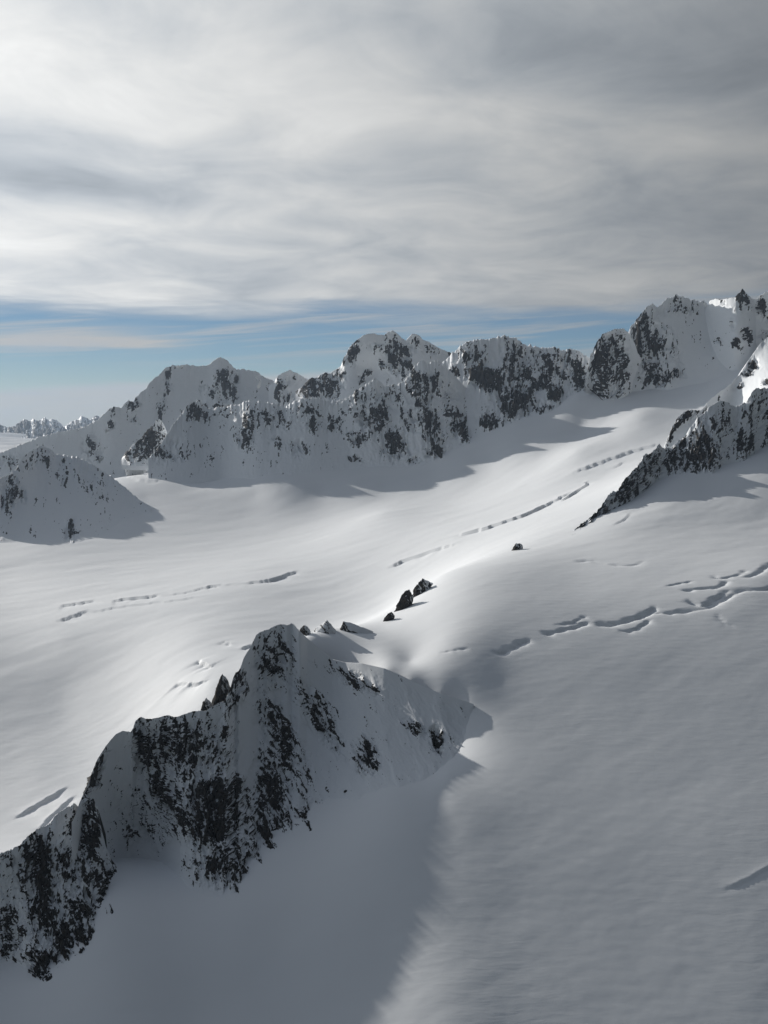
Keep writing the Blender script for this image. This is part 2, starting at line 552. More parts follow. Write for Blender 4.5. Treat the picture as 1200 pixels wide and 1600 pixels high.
# ------------------------------------------------------------------ terrain sheet
# crevasses and wind lips: pixel path, drop in m, lip in m, reach up, reach down, cut (1 = gap closes again, 0 = step)
CREV = [
    ([(769, 1021), (795, 1016), (830, 997)], 9, -1, 26, 7),
    ([(846, 992), (874, 986), (901, 979), (923, 970)], 10, -1, 24, 7),
    ([(864, 977), (888, 974), (918, 961)], 6, -1, 14, 7),
    ([(927, 977), (965, 974), (1013, 959), (1026, 945)], 11, -1, 34, 7),
    ([(965, 983), (987, 986), (1020, 966)], 7, -1, 20, 7),
    ([(1020, 957), (1053, 957), (1090, 953), (1101, 950)], 9, -1, 30, 7),
    ([(1068, 935), (1097, 946), (1123, 933), (1141, 920)], 10, -1, 26, 7),
    ([(1064, 924), (1090, 920), (1123, 917), (1138, 906)], 9, -1, 24, 7),
    ([(1037, 917), (1064, 911), (1088, 908)], 5, -1, 12, 7),
    ([(1110, 898), (1127, 904), (1156, 897), (1167, 889)], 7, -1, 22, 7),
    ([(1094, 955), (1127, 939), (1160, 923), (1200, 920), (1250, 905)], 11, -1, 36, 7),
    ([(1150, 905), (1180, 897), (1205, 882), (1240, 870)], 9, -1, 26, 7),
    ([(1120, 959), (1130, 973), (1149, 977)], 3, -1, 20, 7),
    ([(899, 880), (918, 876), (950, 882), (987, 884), (1009, 876)], 6, -1, 40, 7),
    ([(685, 1020), (715, 1016), (735, 1013)], 3, -1, 14, 7),
    ([(1122, 1390), (1140, 1386), (1165, 1376), (1190, 1362), (1230, 1340)], 1.5, 1.6, 9, 9),
    ([(92, 946), (120, 943), (152, 937)], 14, 3, 40, 60),
    ([(250, 931), (290, 926), (325, 917), (380, 911)], 5, 3, 50, 50),
    ([(120, 962), (180, 950), (250, 941), (330, 930)], 4, 3, 60, 60),
    ([(170, 939), (205, 935), (258, 930)], 20, 4, 50, 70),
    ([(320, 918), (340, 915)], 12, 3, 40, 50),
    ([(372, 912), (400, 909), (430, 904), (470, 890)], 20, 4, 50, 70),
    ([(85, 972), (110, 964), (140, 952)], 12, 3, 60, 80),
    ([(275, 1067), (300, 1069), (330, 1062)], 12, 3, 50, 40),
    ([(310, 1032), (322, 1040), (335, 1042)], 16, 6, 40, 40),
    ([(345, 1004), (365, 1008)], 10, 2, 30, 30),
    ([(374, 1016), (388, 1010), (398, 1008)], 14, 4, 30, 30),
    ([(875, 785), (888, 775), (905, 765), (918, 756), (905, 750)], 18, 5, 50, 50),
    ([(940, 735), (960, 730), (978, 720)], 10, 3, 40, 40),
    ([(20, 1282), (50, 1262), (85, 1242), (110, 1225)], 10, 3, 26, 40),
    ([(60, 1300), (75, 1280), (95, 1262), (120, 1240)], 9, 3, 20, 34),
    ([(600, 890), (640, 872), (690, 856), (720, 850)], 14, 6, 120, 120),
    ([(680, 845), (760, 825), (830, 800), (900, 765)], 16, 8, 140, 140),
    ([(880, 745), (960, 715), (1040, 690)], 12, 8, 110, 110),
    ([(195, 745), (235, 752), (255, 746)], 22, 6, 60, 60),
    ([(230, 745), (262, 742), (285, 730)], 22, 8, 60, 80),
    ([(955, 822), (975, 812), (985, 800)], 5, 2, 20, 20),
]


def seg_field(X, Y, ptsx, ptsy):
    """signed distance (positive on the side nearer the viewer) and position along a path"""
    best = np.full(X.shape, 1e9)
    sgn = np.zeros(X.shape)
    par = np.zeros(X.shape)
    L = np.concatenate([[0], np.cumsum(np.hypot(np.diff(ptsx), np.diff(ptsy)))])
    for i in range(len(ptsx) - 1):
        ax, ay, bx, by = ptsx[i], ptsy[i], ptsx[i + 1], ptsy[i + 1]
        dx, dy = bx - ax, by - ay
        l2 = dx * dx + dy * dy + 1e-9
        tt = np.clip(((X - ax) * dx + (Y - ay) * dy) / l2, 0, 1)
        qx, qy = X - ax - tt * dx, Y - ay - tt * dy
        d = np.hypot(qx, qy)
        cr = (dx * qy - dy * qx)
        s = -np.sign(cr) * (1 if dx >= 0 else -1)
        k = d < best
        best = np.where(k, d, best)
        sgn = np.where(k, s, sgn)
        par = np.where(k, (L[i] + tt * (L[i + 1] - L[i])) / L[-1], par)
    return best * sgn, par


def dense_path(pts, n=14):
    p = np.array(pts, float)
    t = np.linspace(0, len(p) - 1, n)
    i = np.clip(t.astype(int), 0, len(p) - 2)
    f = t - i

    def cr(a):
        e = np.concatenate([[2 * a[0] - a[1]], a, [2 * a[-1] - a[-2]]])
        p0, p1, p2, p3 = e[i], e[i + 1], e[i + 2], e[i + 3]
        return 0.5 * (2 * p1 + (p2 - p0) * f + (2 * p0 - 5 * p1 + 4 * p2 - p3) * f * f + (3 * p1 - p0 - 3 * p2 + p3) * f ** 3)
    return cr(p[:, 0]), cr(p[:, 1])


CREV_W = []
for _k, (pts, drop, lip, up, dn) in enumerate(CREV):
    if lip >= 0:
        drop, dn, up, lip = drop * 0.5, dn * 0.42, up * 0.8, lip * 0.8
    else:
        drop, up = drop * 0.52, up * 0.68
    qx, qy = dense_path(pts)
    qx = qx + 1.2 * gnoise(np.arange(len(qx)) * 0.9, np.full(len(qx), _k * 3.3), 40)
    qy = qy + 0.9 * gnoise(np.arange(len(qx)) * 0.9, np.full(len(qx), _k * 5.7), 41)
    Yh = hit(qx, qy)
    wx, wy, _ = unproj(qx, qy, Yh)
    CREV_W.append((wx, wy, drop, lip, up, dn))

CREST_LINE = [(-500, 1700), (-120, 1650), (60, 1680), (180, 1890), (300, 1980), (420, 2230), (470, 2320), (530, 2420), (600, 2520), (640, 2760), (690, 3000),
              (790, 3270), (900, 3560), (960, 3900), (1060, 4600), (1200, 4800), (1330, 4900), (1800, 5200)]
_cl = np.array(CREST_LINE, float)


def crest_Y(X, Y):
    return np.interp(600 + F * X / Y, _cl[:, 0], _cl[:, 1])


def terrain_detail(X, Y, Z):
    far = sstep(X * 0 + Y, 2200, 4200)
    amp = 0.4 + 0.7 * far
    # rolling swells drawn out along the flow of the ice
    a = (X * 0.80 + Y * 0.60)
    b = (-X * 0.60 + Y * 0.80)
    Z = Z + amp * 3.0 * fbm(a / 620, b / 230, 3, 3)
    Z = Z + amp * 1.0 * fbm(a / 190, b / 75, 3, 9)
    Z = Z + 0.22 * fbm(X / 40, Y / 16, 3, 15) * (1 + far)
    for (wx, wy, drop, lip, up, dn) in CREV_W:
        r = 4.5 * max(up, dn)
        k = np.nonzero((X > wx.min() - r) & (X < wx.max() + r) & (Y > wy.min() - r) & (Y < wy.max() + r))
        if len(k[0]) == 0:
            continue
        d, s = seg_field(X[k], Y[k], wx, wy)
        taper = sstep(s, 0.0, 0.2) * (1 - sstep(s, 0.75, 1.0))
        soft = 1 + 0.8 * gnoise(s * 6 + wx[0], np.zeros_like(s), 77)
        d = d + 0.25 * dn * gnoise(X[k] / (1.3 * dn), Y[k] / (1.3 * dn), 78) + (2.5 * gnoise(X[k] / 22.0, Y[k] / 22.0, 80) if lip < 0 else 0)
        dn = dn * 1.5
        edge = sstep(d, -1.5, 1.5)
        hh = lip * np.exp(-np.abs(d) / up) * (1 - edge) + edge * (-drop * np.clip(soft, 0.3, 1.6) * np.exp(-np.abs(d) / dn))
        if lip < 0:        # a rolled scarp: snow bends over, then breaks off above a sharp lower lip
            w = up * np.clip(1 + 0.7 * gnoise(s * 5 + wy[0], np.zeros_like(s), 79), 0.4, 1.7)
            hh = np.where(d < 0, -drop * np.clip(1 + d / w, 0, 1) ** 1.5, -drop * np.exp(-np.abs(d) / 8.0)) * np.clip(soft, 0.45, 1.5)
            taper = sstep(s, 0.0, 0.14) * (1 - sstep(s, 0.84, 1.0))
        Z[k] = Z[k] + taper * hh
    return Z


def build_terrain():
    nr, nc = 840, 690
    q = np.linspace(0, 1, 4000)
    y0, y1 = 690.0, 12500.0
    Yi = 1 / (1 / y0 + q * (1 / y1 - 1 / y0))
    Yl = np.exp(math.log(y0) + q * (math.log(y1) - math.log(y0)))
    Yq = np.exp(0.5 * np.log(Yi) + 0.5 * np.log(Yl))
    dens = 1 + 1.3 * sstep(Yq, 2050, 2300) * (1 - sstep(Yq, 2900, 3300))
    cum = np.cumsum(dens)
    Yr = np.interp(np.linspace(cum[0], cum[-1], nr), cum, Yq)
    U = np.sinh(np.linspace(-1, 1, nc) * 1.1) / math.sinh(1.1) * 0.68
    X = U[None, :] * Yr[:, None]
    Y = np.repeat(Yr[:, None], nc, 1)
    Z = base_z(X, Y)
    Z = terrain_detail(X, Y, Z)
    V = np.stack([X, Y, Z], -1).reshape(-1, 3)
    Q = quad_faces(nr, nc)
    N = vnormals(V, Q)
    cen = V[Q].mean(1)
    back = cen[:, 1] > crest_Y(cen[:, 0], cen[:, 1])
    g = raw_mesh("glacier", V, Q[back], MAT_SNOW, normals=N)
    s = raw_mesh("snowfield", V, Q[~back], MAT_SNOW, normals=N)
    tag(g, "broad sunlit glacier sweeping between the dark far ridges and the near ridge", kind='structure')
    tag(s, "smooth wind rippled snow basin in front of the near ridge", kind='structure')


build_terrain()


# ------------------------------------------------------------------ mountains: lofted faces between crest and foot
def curve_of(pts, px, smooth):
    p = np.array(pts, float)
    out = []
    for k in range(1, p.shape[1]):
        v = np.interp(px, p[:, 0], p[:, k])
        out.append(v)
    if smooth > 0:
        step = px[1] - px[0]
        r = int(max(1, smooth / step))
        ker = np.hanning(2 * r + 3)
        ker /= ker.sum()
        out = [np.convolve(np.pad(v, r + 1, mode='edge'), ker, 'valid') for v in out]
    return out


def ellipse(px, py, e):
    cx, cy, rx, ry, ang = e[:5]
    c, sn = math.cos(R(ang)), math.sin(R(ang))
    dx, dy = px - cx, py - cy
    a = (dx * c + dy * sn) / rx
    b = (-dx * sn + dy * c) / ry
    return np.sqrt(a * a + b * b)


def mountain(name, label, cat, crest, foot, rocks, mat, seed, group=None, amp=1.0, bow=-0.2, shear=None, jag=1.0,
             s0=0.12, step=1.0, q=0.62, grain=1.0, ysmooth=24, back_rock=False, back=(0.9, 400.0), foot_fixed=False, rib=1.0, fine=1.0, mids=None, foot_sink=0.0):
    """crest: (px, py, Y); foot: (px, py) met with the terrain, or (px, py, Y) when foot_fixed."""
    x0, x1 = crest[0][0], crest[-1][0]
    px = np.arange(x0, x1 + step * 0.5, step)
    cpy, cY = curve_of(crest, px, 0)
    _, cY = curve_of(crest, px, ysmooth)
    if foot_fixed:
        fpy, fY = curve_of(foot, px, 10)
    else:
        f = np.array([q[:2] for q in foot], float)
        fy = hit(f[:, 0], f[:, 1])
        fy = fy * (1 + 3.0 / F)                 # a little under the snow, so that it rises out of it
        fy = np.array([q[2] if len(q) > 2 else v for q, v in zip(foot, fy)])
        f3 = np.column_stack([f, fy])
        fpy, fY = curve_of(f3, px, 14)
    m = float(np.median(cY)) / F
    if np.any(fY > cY - 10 * m):
        print('FOOTCHECK', name, int((fY > cY - 10 * m).sum()), px[fY > cY - 10 * m][[0, -1]])
    fY = np.minimum(fY, cY - 10 * m)
    # crest jaggedness
    jg = jag if np.isscalar(jag) else np.interp(px, [q[0] for q in jag], [q[1] for q in jag])
    rs = int(22 / step)
    ker = np.hanning(2 * rs + 3)
    ker /= ker.sum()
    cps = np.convolve(np.pad(cpy, rs + 1, mode='edge'), ker, 'valid')
    cpy = cpy + jg * (4.5 * ridged(px / 10, px * 0 + seed, 4, seed + 3, 0.6) - 0.8 + 1.4 * gnoise(px / 2.1, px * 0 + seed, seed + 5))
    span = float(np.max(fpy - cpy))
    nt = int(max(24, span / step * 1.05))
    t = np.linspace(0, 1, nt)[:, None]
    PY = cps + (fpy - cps) * t + (cpy - cps) * np.exp(-t * span / 14.0) * (1 - t)
    tb = t + bow * t * (1 - t)
    YY = cY + (fY - cY) * tb
    PX = np.repeat(px[None, :], nt, 0)
    if mids is not None:
        for (mx, my, rx, ry, dY) in mids:       # push a part of the face nearer (negative) or farther
            YY = YY + dY * np.exp(-((PX - mx) / rx) ** 2 - ((PY - my) / ry) ** 2)
    X, Y, Z = unproj(PX, PY, YY)
    # rows behind the crest, falling away
    nb = 18
    kb = np.linspace(1, 0, nb, endpoint=False)[:, None] ** 1.6
    slope, reach = back
    Xc, Yc, Zc = X[0], Y[0], Z[0]
    Yb = Yc + reach * kb
    Xb = Xc * (1 + 0.0 * kb) + 0 * Yb
    Zb = Zc - slope * reach * kb
    # apron carried under the snow in front of the foot
    ka = np.array([0.4, 1.0])[:, None]
    Ya = Y[-1] - 5 * m * ka
    Xa = X[-1] * Ya / Y[-1]
    Za = Z[-1] - 6 * m * ka
    X = np.vstack([Xb, X, Xa])
    Y = np.vstack([Yb, Y, Ya])
    Z = np.vstack([Zb, Z, Za])
    nr, nc = X.shape
    V = np.stack([X, Y, Z], -1).reshape(-1, 3)
    Q = quad_faces(nr, nc)[:, ::-1]
    N0 = vnormals(V, Q)
    if N0[:, 2].mean() < 0:
        Q = Q[:, ::-1]
        N0 = -N0
    # face coordinates
    gx = np.repeat(px[None, :], nr, 0)
    gy = np.vstack([cpy[None, :] - 60 * kb, PY, PY[-1] + 8 * ka])
    crow = np.repeat(cpy[None, :], nr, 0)
    if shear is None:
        shw, gxs = None, None
    else:
        shw = sstep(gx + 0.2 * (gy - gy.min()), shear[0], shear[1])
        gxs = gx - shear[2] * gy

    S = np.full(gx.shape, s0)
    wob = 20 * q * fbm(gx / (24 * q), gy / (28 * q), 4, seed + 50, 0.6)
    es = []
    for e in rocks:
        r = ellipse(gx + wob, gy + wob * 0.8, e)
        k = 1 - sstep(r, 0.3, 1.7)
        es.append((r, e))
        S = np.maximum(S, s0 + (e[5] - s0) * k)
    hx, hy = gx / q, gy / q
    hs = None if shw is None else gxs / q

    def face(fn):
        if shw is None:
            return fn(hx)
        return fn(hx) * (1 - shw) + fn(hs) * shw
    wx = 9 * fbm(hx / 30, hy / 45, 3, seed + 60)
    big = face(lambda g: ridged((g * q + wx) / 40, gy / 120, 3, seed + 1))
    ribs = face(lambda g: ridged((g * q + 0.6 * wx) / 12, gy / 60, 4, seed + 2))
    crag = face(lambda g: ridged((g + wx) / 20, hy / 28, 6, seed + 4, 0.58))
    fin = face(lambda g: fbm(g / 4.2, hy / 6.0, 3, seed + 6, 0.6))
    w2 = 0.35 * fbm(hx / 14, hy / 20, 3, seed + 66)
    if shw is None:
        hf = hx
    else:
        hf = hx * (1 - shw) + (hs + 0.5 * shear[2] / q * float(gy.min())) * shw if False else np.where(shw > 0.5, hs, hx)
    l1, p1, c1 = facets((hf + wx) / 15 + w2, hy / 30 + w2, seed + 1)
    l2, p2, c2 = facets((hf + wx) / 6.5 + w2, hy / 12 - w2, seed + 2)
    l3, p3, c3 = facets(hf / 2.7 + w2, hy / 4.4 + w2, seed + 3)
    rough = 0.04 + 0.96 * np.clip(S, 0, 1)
    tt = np.concatenate([np.full(nb, 0.0), np.linspace(0, 1, nt), [1, 1]])[:, None]
    fade = (1 - sstep(tt, 0.93, 1.0)) * (0.03 + 0.97 * sstep(tt, 0.0, 0.14))
    fade = fade * (0.05 + 0.95 * sstep(px - x0, 0, 34 * q) * sstep(x1 - px, 0, 34 * q))[None, :]
    big = big - big[nb:-2].mean()
    ribs = ribs - ribs[nb:-2].mean()
    crag = crag - crag[nb:-2].mean() - 0.06
    D = m * amp * q * fade * (big * 26.0 * (0.10 + 0.90 * rough) + rib * ribs * 15.0 * rough + crag * 9.0 * rough + fin * 3.0 * rough * fine
                            + rough * (6.0 * l1 + 9.0 * p1 + 3.0 * l2 + 4.5 * p2 + 1.2 * l3 + 1.6 * p3))
    Nh = N0.reshape(nr, nc, 3)
    V = (V.reshape(nr, nc, 3) + Nh * D[..., None]).reshape(-1, 3)
    N1 = vnormals(V, Q)
    steep = (N0[:, 2] - N1[:, 2]).reshape(nr, nc)
    streak = face(lambda g: fbm((g + wx) / 7.5, hy / 34.0, 5, seed + 8, 0.7))
    block = face(lambda g: fbm((g + wx) / 26, hy / 44, 4, seed + 12, 0.6))
    speck = face(lambda g: fbm(g / 3.4, hy / 4.6, 3, seed + 9, 0.65))
    crack = 0.35 * (1 - sstep(c1, 0.0, 0.10)) + 0.25 * (1 - sstep(c2, 0.0, 0.14))
    val = 1.2 * S + 1.35 * grain * streak + 0.7 * block + 0.45 * grain * speck + 1.1 * ribs + 0.9 * big + 0.22 * l1 + 0.30 * l2 + 0.26 * l3 + crack * S + 1.0 * np.clip(steep, -0.8, 0.8) - 1.0
    val = np.where(tt > 0.985, np.minimum(val, -0.3), val)
    if back_rock:
        val[:nb] = np.maximum(val[:nb], 0.35 + 1.2 * streak[:nb])
    rock = np.clip(0.5 + 1.7 * val, 0, 1).ravel()
    # split into parts: every named rock face, and the snow between
    lab = np.full(gx.shape, -1)
    bestq = np.full(gx.shape, 1.0)
    for i, (r, e) in enumerate(es):
        if e[5] < 0.5 and len(e) < 7:
            continue
        k = r < bestq
        lab[k] = i
        bestq[k] = r[k]
    fl = lab.reshape(-1)[Q[:, 0]]
    oi = int(len(px) // 2)
    origin = V[(nr - 1) * nc + oi].copy()
    root = bpy.data.objects.new(name, None)
    COL.objects.link(root)
    root.location = origin
    root.empty_display_size = 50
    tag(root, label, cat, group, 'thing')
    raw_mesh("snow_slope", V, Q[fl == -1], mat, parent=root, attr=rock, normals=N1, origin=origin)
    for i in range(len(es)):
        k = fl == i
        if k.sum() > 60:
            raw_mesh(es[i][1][6] if len(es[i][1]) > 6 else "rock_face", V, Q[k], mat, parent=root, attr=rock, normals=N1, origin=origin)
    return root


# near peak with its cliffs
mountain(
    "rocky_peak", "nearest rocky peak with a tall dark cliff below its snowy summit", "peak",
    crest=[(112, 1290, 1572), (116, 1278.3, 1588), (120, 1266.6, 1609), (124, 1254.9, 1626), (128, 1245.8, 1639), (132, 1237.5, 1653), (136, 1229.2, 1666),
           (140, 1219.2, 1681), (144, 1207.5, 1698), (148, 1195.8, 1719), (152, 1186.8, 1733), (156, 1180.4, 1744), (160, 1174, 1756), (164, 1167.6, 1767),
           (168, 1162.4, 1776), (172, 1157.6, 1788), (176, 1152.8, 1796), (180, 1148, 1804), (184, 1146, 1809), (188, 1144, 1811), (192, 1142, 1817),
           (196, 1142.6, 1815), (200, 1143.1, 1817), (204, 1143.7, 1815), (208, 1138, 1824), (212, 1126, 1846), (216, 1123, 1852), (220, 1120, 1859),
           (224, 1121.6, 1855), (228, 1123.2, 1852), (232, 1123.7, 1853), (236, 1123.2, 1854), (240, 1122.7, 1855), (244, 1122.1, 1855), (248, 1121.1, 1860),
           (252, 1119.9, 1862), (256, 1118.8, 1863), (260, 1117.6, 1868), (264, 1117.7, 1865), (268, 1119, 1865), (272, 1120.3, 1861), (276, 1120.3, 1863),
           (280, 1118.9, 1865), (284, 1117.4, 1867), (288, 1116, 1873), (292, 1114.6, 1875), (296, 1113.1, 1877), (300, 1111.7, 1879), (304, 1111, 1882),
           (308, 1111, 1884), (312, 1111, 1882), (316, 1111, 1884), (320, 1111, 1886), (324, 1108.8, 1890), (328, 1106.5, 1894), (332, 1104.2, 1898), (336, 1102, 1902),
           (340, 1100, 1908), (344, 1098, 1911), (348, 1096, 1917), (352, 1094, 1920), (356, 1084.5, 1941), (360, 1075, 1966), (364, 1059.7, 2000), (368, 1051.2, 2023),
           (372, 1049.8, 2027), (376, 1042.7, 2043), (380, 1030, 2077), (384, 1023.3, 2096), (388, 1016.7, 2115), (392, 1010, 2135), (396, 1001.6, 2162),
           (400, 993.1, 2185), (404, 989.3, 2197), (408, 987.1, 2203), (412, 985.4, 2212), (416, 984.2, 2214), (420, 983, 2221), (424, 981, 2226), (428, 979, 2236),
           (432, 977.4, 2240), (436, 976.2, 2244), (440, 975, 2252), (444, 975.8, 2249), (448, 976.6, 2247), (452, 975.9, 2252), (456, 973.6, 2261), (460, 976.7, 2251),
           (464, 981.6, 2239), (468, 985.9, 2229), (480, 997, 2236), (500, 1014, 2228), (520, 1030, 2216), (540, 1035, 2200), (565, 1036, 2172), (600, 1044, 2132), (622, 1053, 2112), (640, 1062, 2094), (690, 1084, 2047), (720, 1093, 2034), (740, 1100, 2024)],
    foot=[(112, 1330, 1540), (150, 1345, 1630), (200, 1340), (250, 1345), (290, 1385), (330, 1402), (370, 1408), (415, 1402), (460, 1378), (500, 1350), (530, 1310), (570, 1270), (620, 1243), (680, 1212), (712, 1183), (730, 1148), (740, 1106)],
    rocks=[(222, 1160, 16, 46, -12, 0.95), (272, 1165, 58, 52, 0, 0.82), (262, 1250, 24, 52, -20, 0.86), (338, 1268, 52, 58, 10, 1.08, 'dark_cliff'), (365, 1350, 62, 42, 10, 0.62),
           (420, 1262, 32, 105, 6, 0.68), (480, 1290, 24, 42, 10, 0.58), (440, 1150, 24, 85, -24, 0.60), (425, 1025, 34, 50, 0, 0.68), (362, 1074, 20, 40, 10, 0.92),
           (492, 1110, 18, 75, -32, 0.56), (548, 1058, 42, 11, 32, 0.74), (572, 1180, 18, 30, 0, 0.66), (682, 1154, 9, 18, -8, 1.15), (650, 1138, 22, 9, 30, 0.5),
           (147, 1212, 9, 46, 20, 1.1), (235, 1275, 56, 46, 0, 0.42), (203, 1302, 12, 9, 0, 0.95), (330, 1170, 40, 60, 0, 0.55)],
    mat=MAT_NEAR, seed=11, back_rock=True, q=0.62, grain=1.2, ysmooth=3, bow=-0.25, shear=(390, 500, 0.5), s0=-0.06, step=1.14, back=(1.25, 430), jag=((100, 0.25), (330, 0.25), (350, 0.4), (455, 0.4), (475, 0.05), (800, 0.0)),
    mids=[(330, 1270, 90, 90, -20)])

# crag in the lower left corner
mountain(
    "rocky_crag", "dark broken crag with snow filled ledges below the nearest peak's left end", "crag",
    crest=[(-300, 1440, 1380), (-110, 1385, 1478), (-60, 1356, 1478), (0, 1334, 1510), (30, 1322, 1530), (44, 1306, 1544), (57, 1296, 1580), (75, 1289, 1590), (90, 1270, 1606), (105, 1261, 1622),
           (117, 1257, 1634), (125, 1262, 1643), (134, 1252, 1646), (146, 1247, 1650), (153, 1262, 1648), (157, 1290, 1648), (165, 1322, 1637), (176, 1345, 1622), (188, 1362, 1599), (198, 1378, 1580)],
    foot=[(-300, 1520), (-110, 1500), (-60, 1505), (0, 1505), (25, 1505), (45, 1525), (60, 1545), (80, 1538), (100, 1515), (130, 1498), (146, 1470), (165, 1448), (186, 1426), (192, 1400), (198, 1384)],
    rocks=[(58, 1350, 26, 56, -8, 1.0), (136, 1300, 28, 56, 0, 0.92), (165, 1365, 28, 28, 30, 0.98), (112, 1350, 36, 40, 0, 0.66), (70, 1410, 24, 60, 0, 0.85), (145, 1415, 44, 26, 0, 0.85),
           (105, 1460, 34, 40, 0, 0.80), (70, 1515, 28, 26, 0, 0.95), (14, 1465, 24, 42, 0, 0.68), (10, 1342, 40, 10, 0, 0.6), (130, 1480, 14, 16, 0, 1.0), (-60, 1440, 50, 60, 0, 0.7)],
    mat=MAT_NEAR, seed=23, back_rock=True, q=0.68, grain=1.15, bow=-0.1, shear=(100, 200, 0.35), s0=0.16, step=1.1, back=(1.6, 230), amp=1.0)

# ridge on the right
mountain(
    "rocky_ridge", "dark serrated rock ridge rising to the right above the open snow slope", "ridge",
    crest=[(893, 834, 3590), (905, 822, 3688), (918, 812, 3788), (930, 802, 3881), (942, 788, 3980), (948, 776, 4018), (957, 768, 4059), (966, 766, 4100), (975, 750, 4142), (990, 736, 4230),
           (1001, 722, 4320), (1006, 712, 4345), (1014, 710, 4387), (1024, 702, 4438), (1030, 695, 4470), (1036, 700, 4496), (1048, 700, 4548), (1058, 692, 4591), (1070, 682, 4626), (1080, 668, 4653),
           (1090, 654, 4680), (1100, 644, 4697), (1112, 634, 4718), (1124, 627, 4740), (1134, 628, 4750), (1146, 635, 4763), (1160, 633, 4779), (1168, 626, 4787), (1174, 614, 4804), (1182, 608, 4834), (1200, 606, 4900),
           (1230, 592, 4942), (1270, 580, 5000), (1330, 570, 5020)],
    foot=[(893, 838), (925, 816), (945, 802), (985, 784), (1005, 768), (1030, 750), (1060, 742), (1090, 744), (1112, 745), (1140, 724), (1165, 722), (1200, 695), (1270, 670), (1330, 660)],
    rocks=[(908, 822, 14, 10, -40, 0.85), (938, 797, 22, 12, -50, 1.0), (985, 757, 34, 20, -45, 0.98), (1020, 722, 30, 22, -30, 0.88), (1055, 715, 26, 22, 0, 0.72), (1092, 705, 42, 34, 0, 0.98),
           (1120, 665, 40, 34, 0, 0.62), (1168, 692, 20, 22, 20, 1.05), (1190, 650, 26, 36, 0, 0.75), (1078, 730, 14, 10, 0, 0.9), (1250, 640, 50, 40, 0, 0.7)],
    mat=MAT_MID, q=0.5, grain=1.2, seed=31, bow=-0.1, s0=0.05, step=1.14, back=(0.6, 420), amp=0.65, jag=1.2)
mountain(
    "rock_rib", "short curved rock rib edging a snow ledge behind the right ridge", "rock rib",
    crest=[(1040, 694, 4710), (1046, 678, 4730), (1052, 664, 4750), (1060, 652, 4770), (1070, 643, 4790), (1080, 641, 4800), (1090, 642, 4800), (1099, 639, 4800), (1108, 645, 4800)],
    foot=[(1040, 705, 4680), (1060, 690, 4680), (1080, 680, 4680), (1108, 665, 4680)], foot_fixed=True,
    rocks=[(1050, 672, 8, 22, 25, 1.1), (1070, 649, 18, 9, -10, 1.0), (1092, 644, 16, 6, 0, 0.9)],
    mat=MAT_MID, seed=37, s0=0.0, step=1.14, back=(0.8, 120), amp=0.6, jag=0.8)
mountain(
    "snow_spur", "bright sunlit snow spur with small dark rocks at the right above the glacier", "snow spur",
    crest=[(1105, 628, 6650), (1125, 612, 6734), (1142, 600, 6805), (1155, 586, 6860), (1166, 568, 6906), (1176, 554, 6948), (1186, 540, 6991), (1200, 527, 7050), (1240, 500, 7140), (1310, 470, 7300)],
    foot=[(1105, 640), (1150, 640), (1200, 635), (1310, 625)],
    rocks=[(1174, 572, 8, 13, 25, 1.1), (1162, 583, 7, 4, -30, 1.0), (1176, 583, 5, 4, -30, 1.0), (1155, 604, 9, 3, -35, 0.85), (1196, 598, 6, 5, 0, 0.9)],
    mat=MAT_MID, seed=41, s0=-0.1, step=1.14, back=(0.5, 500), amp=0.8, jag=0.5, rib=0.5)

# right far wall, three masses
mountain(
    "rock_tower", "steep dark rock buttress with rounded top left of the highest ridge", "buttress",
    crest=[(915, 602, 7850), (919, 575, 7860), (923, 556, 7870), (928, 545, 7880), (934, 533, 7900), (941, 523, 7920), (955, 516, 7950), (966, 514, 7960), (975, 515, 7960), (982, 520, 7960), (990, 535, 7960), (1000, 560, 7950)],
    foot=[(915, 606), (925, 612), (935, 622), (946, 632), (960, 625), (972, 626), (985, 615), (1000, 604)],
    rocks=[(930, 560, 12, 30, 10, 1.0), (948, 570, 20, 55, 0, 0.98), (942, 612, 16, 22, 0, 0.95), (968, 580, 16, 50, 0, 0.80), (960, 530, 20, 14, 0, 0.55)],
    mat=MAT_FAR, grain=1.25, q=0.56, seed=53, s0=0.04, step=1.14, back=(1.0, 500), amp=0.8, jag=1.4, rib=1.4)
mountain(
    "rock_peak", "broad grey summit with long rock ribs falling to the right far snow wall", "peak",
    crest=[(972, 540, 8150), (980, 524, 8160), (986, 511, 8180), (994, 500, 8190), (1003, 489, 8200), (1012, 479, 8220), (1020, 476, 8240), (1030, 480, 8250), (1036, 472, 8270), (1047, 465, 8290),
           (1055, 462, 8300), (1064, 463, 8300), (1075, 468, 8310), (1090, 472, 8320), (1100, 473, 8330), (1110, 477, 8340), (1125, 476, 8350), (1150, 480, 8350), (1180, 490, 8350)],
    foot=[(972, 614), (1000, 612), (1020, 608), (1040, 612), (1070, 604), (1110, 596), (1150, 580), (1180, 560)],
    rocks=[(1002, 520, 16, 40, 8, 0.9), (1018, 555, 22, 40, 8, 0.82), (1032, 590, 16, 16, 0, 1.0), (1008, 594, 9, 9, 0, 0.95), (1050, 585, 16, 9, -20, 0.85), (1048, 540, 12, 40, -25, 0.50), (1058, 478, 34, 14, 0, 0.60),
           (1075, 482, 20, 10, 0, 0.62)],
    mat=MAT_FAR, grain=1.25, q=0.56, seed=59, s0=-0.05, step=1.14, back=(0.9, 600), amp=0.8, jag=1.5, rib=1.3)
